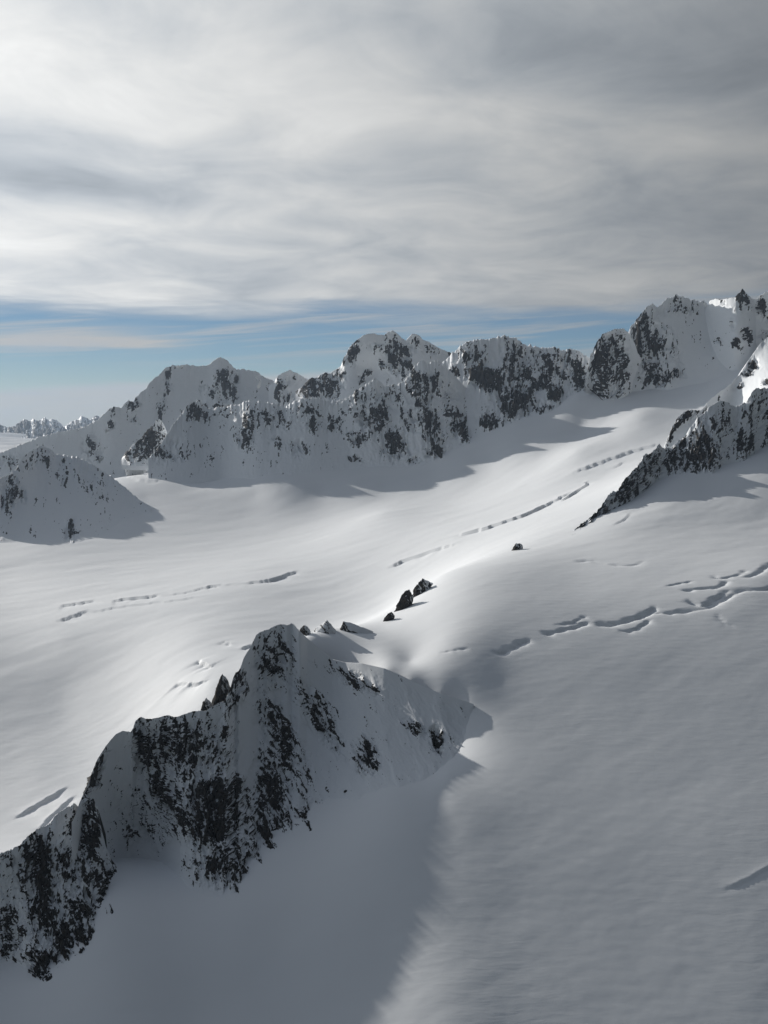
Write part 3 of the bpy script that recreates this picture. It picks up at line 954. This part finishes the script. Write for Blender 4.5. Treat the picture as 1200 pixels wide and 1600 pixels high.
mountain(
    "rock_pinnacle_wall", "fluted snow wall topped by a small black rock tooth at upper right", "peak",
    crest=[(1098, 484, 8330), (1106, 478, 8267), (1109, 470, 8244), (1118, 467, 8173), (1128, 468, 8095), (1138, 466, 8058), (1148, 466, 8032), (1152, 460, 8021), (1157, 456, 8008), (1160, 451, 8000), (1164, 456, 8000), (1168, 461, 8000),
           (1174, 466, 8000), (1182, 469, 8000), (1187, 462, 7950), (1195, 458, 7900), (1202, 454, 7900), (1230, 448, 7900), (1310, 430, 7900)],
    foot=[(1098, 585), (1130, 580), (1155, 575), (1180, 565), (1230, 550), (1310, 530)],
    rocks=[(1159, 462, 11, 11, 0, 1.1, 'rock_tooth'), (1128, 470, 5, 4, 0, 0.95), (1192, 480, 9, 22, -10, 1.05), (1158, 480, 12, 6, 0, 0.7), (1146, 510, 4, 8, 0, 0.8), (1165, 524, 10, 12, -20, 1.0),
           (1150, 535, 8, 8, 0, 1.05), (1122, 532, 9, 4, 25, 1.0), (1194, 524, 6, 8, 0, 0.9)],
    mat=MAT_FAR, grain=1.25, q=0.56, seed=61, s0=-0.05, step=1.14, back=(0.9, 500), amp=0.8, jag=0.6, rib=1.2, mids=[(1152, 520, 22, 60, -130)])

# central wall
mountain(
    "rock_wall", "long jagged rock wall with black cliffs between the central spur and the buttress", "rock wall",
    crest=[(672, 580, 8700), (690, 566, 8700), (703, 557, 8690), (712, 549, 8680), (722, 540, 8670), (735, 533, 8660), (745, 530, 8650), (760, 531, 8640), (775, 527, 8630), (787, 524, 8620), (796, 527, 8610),
           (808, 530, 8590), (816, 536, 8580), (824, 541, 8570), (836, 542, 8550), (850, 545, 8520), (862, 543, 8500), (873, 546, 8480), (886, 548, 8450), (896, 546, 8430), (907, 550, 8400), (916, 556, 8380),
           (923, 562, 8360), (932, 580, 8330)],
    foot=[(672, 700), (720, 695), (765, 678), (790, 668), (808, 660), (830, 652), (855, 650), (875, 636), (900, 618), (932, 606)],
    rocks=[(735, 555, 22, 20, -10, 0.68), (760, 592, 34, 16, 25, 1.0), (775, 600, 14, 10, 0, 1.05), (808, 570, 22, 46, 0, 0.88), (800, 625, 26, 28, 10, 0.85), (822, 620, 16, 30, 0, 0.85), (846, 596, 16, 10, -30, 1.05),
           (868, 612, 14, 18, 10, 0.88), (905, 590, 13, 24, 5, 0.95), (878, 575, 30, 26, 0, 0.62), (851, 640, 12, 10, -30, 0.85), (765, 660, 16, 12, 30, 0.9), (700, 585, 14, 20, 0, 0.6), (843, 565, 26, 20, 0, 0.55)],
    mat=MAT_FAR, grain=1.25, q=0.56, seed=67, s0=0.05, step=1.14, back=(0.9, 700), amp=0.85, jag=1.6, rib=1.3)
mountain(
    "rocky_spur", "central snow dusted spur with ragged rock bands standing before the capped massif", "spur",
    crest=[(505, 640, 8350), (525, 632, 8350), (545, 624, 8350), (556, 612, 8350), (566, 604, 8340), (578, 598, 8330), (586, 590, 8330), (592, 596, 8330), (600, 604, 8330), (614, 603, 8320), (626, 600, 8310), (636, 590, 8310),
           (645, 577, 8310), (652, 568, 8310), (658, 563, 8310), (668, 566, 8310), (680, 564, 8310), (694, 572, 8300), (708, 584, 8280), (724, 602, 8250), (740, 625, 8200), (760, 650, 8150), (778, 668, 8100)],
    foot=[(505, 722), (545, 728), (590, 732), (620, 734), (650, 730), (680, 724), (710, 708), (740, 695), (765, 684), (778, 676)],
    rocks=[(566, 650, 9, 18, 0, 0.95), (560, 620, 22, 14, -20, 0.6), (590, 655, 16, 24, 0, 0.82), (600, 615, 24, 20, 0, 0.55), (560, 685, 14, 12, 0, 0.75), (615, 692, 20, 20, 20, 0.9), (648, 592, 14, 24, -35, 0.98), (655, 620, 14, 26, -30, 0.85), (640, 655, 14, 20, 0, 0.6),
           (676, 600, 10, 20, 10, 0.8), (672, 665, 14, 40, -18, 0.78), (680, 705, 14, 10, 20, 0.95), (556, 719, 12, 6, 20, 1.0), (646, 718, 10, 8, 0, 0.8), (712, 660, 16, 18, 0, 0.72), (725, 676, 12, 12, 0, 0.85), (700, 620, 16, 20, 0, 0.5), (615, 713, 10, 8, 0, 0.8)],
    mat=MAT_FAR, grain=1.25, q=0.56, seed=71, s0=0.06, step=1.14, back=(0.9, 500), amp=1.0, jag=1.7)
mountain(
    "capped_massif", "tallest central massif wearing a white double domed ice cap", "mountain",
    crest=[(462, 612, 10600), (475, 602, 10600), (484, 592, 10600), (495, 590, 10600), (507, 582, 10600), (515, 584, 10600), (524, 577, 10600), (533, 573, 10600), (536, 562, 10600), (541, 553, 10600), (546, 543, 10600), (552, 536, 10600),
           (560, 531, 10600), (566, 525, 10600), (574, 522, 10600), (582, 521, 10600), (592, 524, 10600), (600, 525, 10600), (606, 520, 10600), (613, 517, 10600), (620, 520, 10600), (628, 529, 10600), (634, 533, 10550), (639, 526, 10550),
           (645, 522, 10550), (654, 525, 10550), (661, 531, 10550), (672, 535, 10550), (680, 541, 10550), (692, 546, 10550), (704, 552, 10550), (720, 562, 10550), (740, 575, 10550)],
    foot=[(462, 650, 10000), (500, 640, 10000), (560, 625, 10000), (620, 615, 10000), (680, 610, 10000), (740, 610, 10000)], foot_fixed=True,
    rocks=[(600, 524, 30, 8, 0, -0.1, 'ice_cap'), (548, 550, 12, 22, 25, 1.05), (540, 566, 8, 8, 0, 0.9), (488, 605, 26, 24, 0, 0.92), (515, 600, 18, 24, 0, 0.88), (585, 543, 8, 7, 0, 0.75), (614, 553, 16, 30, 0, 1.05), (632, 562, 12, 24, 0, 1.05), (600, 570, 8, 10, 0, 0.95), (570, 588, 5, 14, 35, 1.1),
           (645, 535, 12, 12, 0, 0.82), (675, 545, 18, 10, 20, 0.5), (704, 553, 8, 4, 10, 1.0), (530, 585, 12, 10, 0, 0.7)],
    mat=MAT_FAR, grain=1.25, q=0.56, seed=73, s0=-0.05, step=1.14, back=(0.9, 700), amp=0.6, jag=0.7, mids=[(580, 585, 30, 30, 150)])

# lower wall on the left of the far range
mountain(
    "low_rock_wall", "low snow plastered wall with hanging rock patches below the pale broad mountain", "rock wall",
    crest=[(232, 716, 8250), (246, 700, 8357), (258, 684, 8450), (270, 664, 8556), (284, 646, 8680), (296, 632, 8765), (308, 627, 8850), (318, 634, 8831), (330, 639, 8808), (345, 636, 8780), (360, 635, 8718), (374, 632, 8661), (384, 628, 8620),
           (398, 626, 8588), (412, 629, 8556), (428, 630, 8520), (444, 637, 8493), (458, 629, 8470), (472, 624, 8445), (486, 622, 8420), (500, 623, 8415), (515, 628, 8410), (530, 626, 8405), (545, 622, 8400), (560, 622, 8395), (575, 640, 8390)],
    foot=[(232, 748), (260, 752), (300, 756), (350, 748), (400, 752), (450, 750), (500, 742), (545, 735), (575, 733)],
    rocks=[(302, 641, 16, 14, 0, 0.95), (312, 650, 16, 10, 0, 0.8), (345, 645, 22, 6, 0, 0.6), (392, 660, 20, 20, 0, 0.65), (382, 684, 14, 16, 0, 0.9), (428, 650, 26, 22, -10, 0.72), (432, 690, 8, 10, 0, 0.8), (466, 700, 14, 12, 20, 0.85), (490, 655, 18, 18, 0, 0.75),
           (482, 640, 24, 14, 0, 0.6), (520, 660, 16, 16, 0, 0.85), (540, 640, 20, 14, 0, 0.6), (258, 710, 24, 12, -10, 0.72), (285, 712, 10, 8, 0, 0.7), (270, 690, 10, 8, 0, 0.5)],
    mat=MAT_FAR, grain=1.25, q=0.56, seed=79, s0=0.03, step=1.14, back=(0.9, 500), amp=0.5, jag=1.4)
mountain(
    "dark_buttress", "dark rounded rock buttress ending in a black nose above the sunlit snow step", "buttress",
    crest=[(190, 718, 8900), (196, 708, 8900), (204, 700, 8900), (212, 692, 8900), (220, 686, 8900), (227, 676, 8900), (234, 668, 8900), (242, 660, 8900), (249, 655, 8900), (255, 660, 8900), (259, 672, 8900), (266, 690, 8900), (276, 706, 8900)],
    foot=[(190, 726, 8620), (205, 728, 8600), (225, 728, 8600), (245, 732, 8600), (276, 742, 8600)],
    rocks=[(200, 711, 14, 10, -20, 1.15), (226, 690, 34, 15, -42, 1.15), (244, 676, 16, 22, -10, 0.85), (238, 702, 24, 20, 0, 0.95)],
    mat=MAT_FAR, grain=1.25, q=0.56, seed=83, s0=0.1, step=1.14, back=(1.0, 300), amp=0.6, jag=1.2)
mountain(
    "broad_mountain", "broad pale mountain with a small conical snow top over vertical rock streaks", "mountain",
    crest=[(-160, 780, 11500), (-60, 735, 11500), (0, 708, 11500), (30, 696, 11500), (60, 684, 11500), (85, 677, 11500), (110, 672, 11500), (130, 668, 11500), (145, 661, 11500), (158, 652, 11500), (165, 644, 11500), (172, 638, 11500), (178, 636, 11500),
           (188, 638, 11550), (196, 630, 11600), (202, 626, 11600), (208, 629, 11650), (216, 617, 11700), (226, 609, 11750), (238, 594, 11800), (250, 584, 11900), (259, 575, 12000), (266, 573, 12000), (278, 571, 12000), (292, 570, 12000), (310, 572, 12000),
           (324, 571, 12000), (333, 565, 12000), (340, 560, 12000), (346, 558, 12000), (354, 562, 12000), (362, 571, 12000), (370, 577, 12000), (380, 577, 12000), (392, 579, 12000), (404, 583, 12000), (414, 590, 12000), (426, 594, 12000), (440, 603, 12000), (480, 622, 12000)],
    foot=[(-160, 850, 11000), (-60, 800, 11000), (0, 770, 11000), (100, 765, 11000), (200, 740, 11000), (260, 725, 11000), (320, 700, 11000), (400, 680, 11000), (480, 665, 11000)], foot_fixed=True,
    rocks=[(343, 565, 16, 8, 0, -0.1, 'summit_cone'), (262, 588, 4, 16, 8, 0.85), (260, 612, 6, 22, 12, 0.82), (252, 642, 8, 12, 20, 0.8), (332, 612, 6, 14, 0, 0.9), (318, 606, 5, 10, 0, 0.7), (348, 605, 14, 26, 5, 0.78), (368, 590, 5, 10, 0, 0.95), (366, 618, 6, 14, 5, 0.95), (350, 636, 16, 4, 0, 1.0),
           (280, 573, 8, 3, 0, 0.8), (176, 645, 4, 8, 0, 0.8), (174, 664, 5, 8, 0, 0.9), (212, 632, 6, 10, 10, 0.6), (203, 632, 5, 7, 0, 0.75), (208, 655, 8, 6, 30, 0.6), (145, 700, 14, 20, -20, 0.62), (168, 676, 5, 3, 20, 0.8), (404, 600, 3, 9, 0, 0.55),
           (65, 700, 6, 6, 0, 0.7), (15, 720, 18, 10, 0, 0.55), (155, 716, 6, 5, 0, 1.0), (308, 640, 14, 14, 0, 0.8)],
    mat=MAT_FAR, grain=1.25, q=0.56, seed=89, s0=-0.03, step=1.14, back=(0.9, 800), amp=0.7, jag=1.0, rib=0.8)
mountain(
    "small_summit", "small rounded snowy summit between the broad mountain and the capped massif", "peak",
    crest=[(420, 604, 11300), (428, 598, 11300), (434, 588, 11300), (440, 583, 11300), (447, 580, 11300), (455, 579, 11300), (463, 583, 11300), (470, 587, 11300), (478, 591, 11300), (486, 600, 11300), (498, 612, 11300)],
    foot=[(420, 640, 10900), (450, 640, 10900), (498, 630, 10900)], foot_fixed=True,
    rocks=[(436, 608, 8, 20, 0, 0.95), (450, 620, 10, 8, 0, 0.85), (455, 592, 14, 8, 0, 0.48)],
    mat=MAT_FAR, grain=1.25, q=0.56, seed=97, s0=0.02, step=1.14, back=(1.0, 300), amp=0.6, jag=1.0)
mountain(
    "snow_peak", "low snowy peak at the left edge with a blunt crest and a shadowed face", "peak",
    crest=[(-160, 800, 6500), (-80, 768, 6469), (-30, 752, 6450), (0, 747, 6620), (14, 742, 6720), (24, 735, 6880), (34, 718, 7050), (45, 706, 7320), (56, 700, 7520), (66, 697, 7650), (76, 699, 7658), (86, 708, 7666), (94, 710, 7673), (104, 712, 7681), (116, 713, 7691), (126, 716, 7700),
           (140, 723, 7666), (158, 734, 7623), (176, 746, 7580), (196, 762, 7430), (216, 780, 7280), (236, 796, 7000)],
    foot=[(-160, 870), (-30, 850), (30, 850), (80, 858), (120, 856), (160, 840), (200, 815), (236, 802)],
    rocks=[(18, 770, 9, 30, 0, 0.9), (8, 775, 8, 24, 0, 0.75), (34, 772, 6, 12, 0, 0.85), (55, 715, 26, 14, -20, 0.55), (98, 735, 6, 24, 0, 0.62), (112, 825, 9, 18, 0, 0.92), (140, 745, 28, 18, 30, 0.46), (68, 720, 6, 10, 0, 0.7), (150, 770, 20, 12, 30, 0.42)],
    mat=MAT_FAR, grain=1.25, q=0.56, seed=101, s0=0.02, step=1.14, back=(0.7, 600), amp=0.55, jag=1.1)

# range on the horizon, far to the left
for (nm, lb, cr, sd_) in (
    ("distant_peak", "blue distant mountain group with a flat glacier beyond the valley cloud",
     [(-70, 672), (-30, 664), (-8, 660), (2, 664), (12, 668), (24, 666), (32, 659), (37, 655), (43, 657), (48, 658), (52, 654), (58, 658), (64, 656), (70, 652), (77, 657), (82, 655), (88, 656), (94, 661), (100, 668), (110, 674)], 5),
    ("distant_peak", "farthest blue mountain group just left of the broad mountain's shoulder",
     [(92, 675), (101, 667), (108, 661), (115, 657), (121, 656), (127, 650), (133, 652), (140, 656), (146, 652), (150, 649), (156, 652), (164, 658), (176, 664), (190, 670)], 6)):
    Yd = 42000 if sd_ == 5 else 46000
    mountain(nm, lb, "mountain group", crest=[(a, b, Yd) for a, b in cr],
             foot=[(cr[0][0], 698, Yd - 7000), (cr[-1][0], 698, Yd - 7000)], foot_fixed=True,
             rocks=[(cr[0][0] + 25 + 18 * i, 674 - 6 * (i % 3), 18, 8, 0, 0.9) for i in range(8)],
             mat=MAT_FAR, grain=1.25, q=0.56, seed=110 + sd_, group="blue mountains on the horizon", s0=0.7, step=0.5, back=(0.8, 3000), amp=0.5, jag=0.5)


# ------------------------------------------------------------------ rock outcrops standing out of the snow crest
def outcrop(name, label, outline, Y, seed, group=None, thick=0.6, snow=(0.55, 0.0, 0.75), rough=1.0, cuts=5):
    """A rock with the given outline (photo pixels) at distance Y, with real depth behind and in front."""
    import bmesh
    if Y is None:
        bx = min(outline, key=lambda q: -q[1])
        Y = float(hit(bx[0] + 4, bx[1] + 5)[0]) + 6
    m = Y / F
    rng = np.random.RandomState(seed)
    o = np.array(outline, float)
    c = o.mean(0)
    w = np.ptp(o[:, 0])
    base = o[:, 1].max()
    pts = []
    for (k, sh) in ((0.0, 1.0), (-0.55, 0.72), (0.55, 0.72), (-1.0, 0.35), (1.0, 0.35)):
        for (x, y) in o:
            fx = c[0] + (x - c[0]) * (sh + 0.12 * rng.randn())
            fy = base - (base - y) * (sh * (1 + 0.10 * rng.randn()) if k else 1.0)
            X, Yq, Z = (float(np.asarray(q)) for q in unproj(fx, fy, Y))
            pts.append((X, Yq + k * thick * w * m * 0.5, Z))
    for (x, y) in o:
        if y > base - 0.35 * (base - o[:, 1].min()):
            X, Yq, Z = (float(np.asarray(q)) for q in unproj(x, y, Y))
            for k in (-1, 1):
                pts.append((X, Yq + k * thick * w * m * 0.5, Z - 6 * m))
    bm = bmesh.new()
    for p in pts:
        bm.verts.new(p)
    r = bmesh.ops.convex_hull(bm, input=bm.verts[:])
    loose = [v for v in bm.verts if not v.link_faces]
    bmesh.ops.delete(bm, geom=loose, context='VERTS')
    bmesh.ops.triangulate(bm, faces=bm.faces[:])
    for _ in range(4):
        bmesh.ops.subdivide_edges(bm, edges=[e for e in bm.edges if e.calc_length() > 0.8 * m], cuts=1, use_grid_fill=True)
        bmesh.ops.triangulate(bm, faces=bm.faces[:])
    bm.normal_update()
    V = np.array([v.co[:] for v in bm.verts])
    N0 = np.array([v.normal[:] for v in bm.verts])
    bm.verts.index_update()
    T = np.array([[v.index for v in f.verts] for f in bm.faces])
    bm.free()
    a = (V[:, 0] * 0.9 + V[:, 1] * 0.45) / m
    z = (V[:, 2] - 0.3 * V[:, 1]) / m
    D = rough * m * (2.6 * ridged(a / 9 + seed, z / 16, 4, seed + 200, 0.55) + 1.6 * fbm(a / 3 + seed, z / 4, 3, seed + 210, 0.6))
    V = V + N0 * D[:, None]
    N = vnormals(V, T)
    spk = fbm(a / 4.0 + seed, z / 6.0, 4, seed + 220, 0.65)
    up, bias, right = snow
    val = up - 1.0 * N[:, 2] - right * N[:, 0] + 1.3 * spk + bias
    rock = np.clip(0.5 + 1.4 * val, 0, 1)
    X0, Y0, Z0 = (float(np.asarray(q)) for q in unproj(c[0], base, Y))
    root = raw_mesh(name, V, T, MAT_NEAR, attr=rock, origin=(X0, Y0, Z0))
    tag(root, label, "rock", group)
    return root


G = "rocks along the snow crest"
outcrop("rock_pinnacle", "sharp dark rock tooth on the near peak's left crest above the snow saddle",
        [(334, 1098), (338, 1076), (342, 1062), (347, 1052), (352, 1057), (356, 1068), (362, 1082), (370, 1098)], 2016, 1, None, 0.8, (0.55, 0.1, 0.5))
outcrop("crest_rock", "small ragged rock at the left foot of the sharp tooth", [(314, 1108), (317, 1098), (322, 1091), (328, 1097), (334, 1104)], 1962, 2, G, 0.8)
outcrop("crest_rock", "tiny dark stone beside the near peak's summit snow", [(470, 984), (473, 979), (477, 977), (482, 981), (485, 986)], 2380, 3, G, 0.9)
outcrop("crest_rock", "pointed snow dusted rock just right of the near peak's summit", [(489, 988), (496, 981), (503, 976), (511, 969), (517, 974), (522, 981), (527, 988)], 2410, 4, G, 0.9, (0.45, 0.0, 0.25))
outcrop("crest_rock", "rounded rock with a dark left edge and a long snow tail behind the near peak", [(531, 986), (534, 976), (539, 971), (548, 973), (560, 979), (578, 987)], 2450, 5, G, 0.6, (0.35, 0.0, 0.9), 0.5)
outcrop("crest_rock", "lowest of the three black slabs leaning against the snow dome", [(593, 984), (600, 968), (606, 958), (612, 956), (616, 957), (616, 964)], 2620, 6, G, 0.6, (0.7, 0.25, 0.55))
outcrop("crest_rock", "largest black slab at the left edge of the snow dome", [(617, 960), (620, 944), (627, 930), (636, 922), (641, 922), (646, 932), (644, 940)], 2740, 7, G, 0.6, (0.7, 0.2, 0.6))
outcrop("crest_rock", "black slab with a white right side at the top of the three", [(646, 930), (648, 920), (654, 910), (661, 904), (666, 906), (673, 912), (670, 918)], 2860, 8, G, 0.7, (0.6, 0.0, 0.9))
outcrop("crest_rock", "leaning rock with snow on its face alone on the dome's skyline", [(793, 877), (797, 867), (801, 857), (806, 849), (814, 849), (818, 852), (814, 862)], 3320, 9, G, 0.6, (0.55, 0.0, 0.8))
outcrop("crest_rock", "little square rock left of the leaning one on the skyline", [(769, 882), (770, 876), (775, 873), (779, 877), (780, 881)], 3230, 10, G, 0.9, (0.6, 0.0, 0.4), 0.5)
outcrop("crest_rock", "flat sliver of rock lying at the dome's skyline", [(753, 886), (758, 883), (763, 882), (764, 885)], 3190, 12, G, 0.9, (0.8, 0.2, 0.2), 0.3)
_yl = float(hit(540, 1239)[0])
outcrop("lone_stone", "tiny lone stone in the shaded snow below the near peak", [(536, 1239), (538, 1235), (541, 1234), (544, 1237), (544, 1239)], _yl, 13, None, 0.9, (0.8, 0.2, 0.2), 0.3)


# ------------------------------------------------------------------ sea of cloud filling the far valley
def build_valley_cloud():
    nr, nc = 160, 220
    Yr = np.exp(np.linspace(math.log(15000), math.log(60000), nr))
    U = np.linspace(-0.75, 0.75, nc)
    X = U[None, :] * Yr[:, None]
    Y = np.repeat(Yr[:, None], nc, 1)
    Z = -1020 + 0 * X + 330 * (np.abs(fbm(X / 5200, Y / 9000, 5, 301)) - 0.2) + 160 * fbm(X / 1600, Y / 2600, 4, 311)
    V = np.stack([X, Y, Z], -1).reshape(-1, 3)
    m = bpy.data.materials.new("cloud_white")
    m.use_nodes = True
    b = m.node_tree.nodes['Principled BSDF']
    b.inputs['Base Color'].default_value = (0.9, 0.9, 0.9, 1)
    b.inputs['Roughness'].default_value = 1.0
    b.inputs['Specular IOR Level'].default_value = 0.0
    o = raw_mesh("valley_cloud", V, quad_faces(nr, nc), m)
    tag(o, "white sea of cloud filling the valley under the distant blue peaks", kind='stuff')


build_valley_cloud()


# ------------------------------------------------------------------ haze
def build_haze():
    x0, x1, y0, y1, z0, z1 = -48000, 48000, -3000, 62000, -2600, 1350
    V = np.array([[x, y, z] for z in (z0, z1) for y in (y0, y1) for x in (x0, x1)], float)
    Q = np.array([[0, 2, 3, 1], [4, 5, 7, 6], [0, 1, 5, 4], [2, 6, 7, 3], [0, 4, 6, 2], [1, 3, 7, 5]])
    m = bpy.data.materials.new("mountain_air")
    m.use_nodes = True
    t = NT(m.node_tree)
    m.node_tree.nodes.clear()
    v = t.n('ShaderNodeVolumePrincipled')
    v.inputs['Color'].default_value = (0.62, 0.78, 1.0, 1)
    v.inputs['Density'].default_value = 8e-6
    v.inputs['Anisotropy'].default_value = 0.2
    out = t.n('ShaderNodeOutputMaterial')
    t.link(v.outputs[0], out.inputs['Volume'])
    o = raw_mesh("haze", V, Q, m)
    o.data.polygons.foreach_set('use_smooth', np.zeros(6, bool))
    tag(o, "thin blue haze between the near ridge and the distant peaks", kind='stuff')


build_haze()
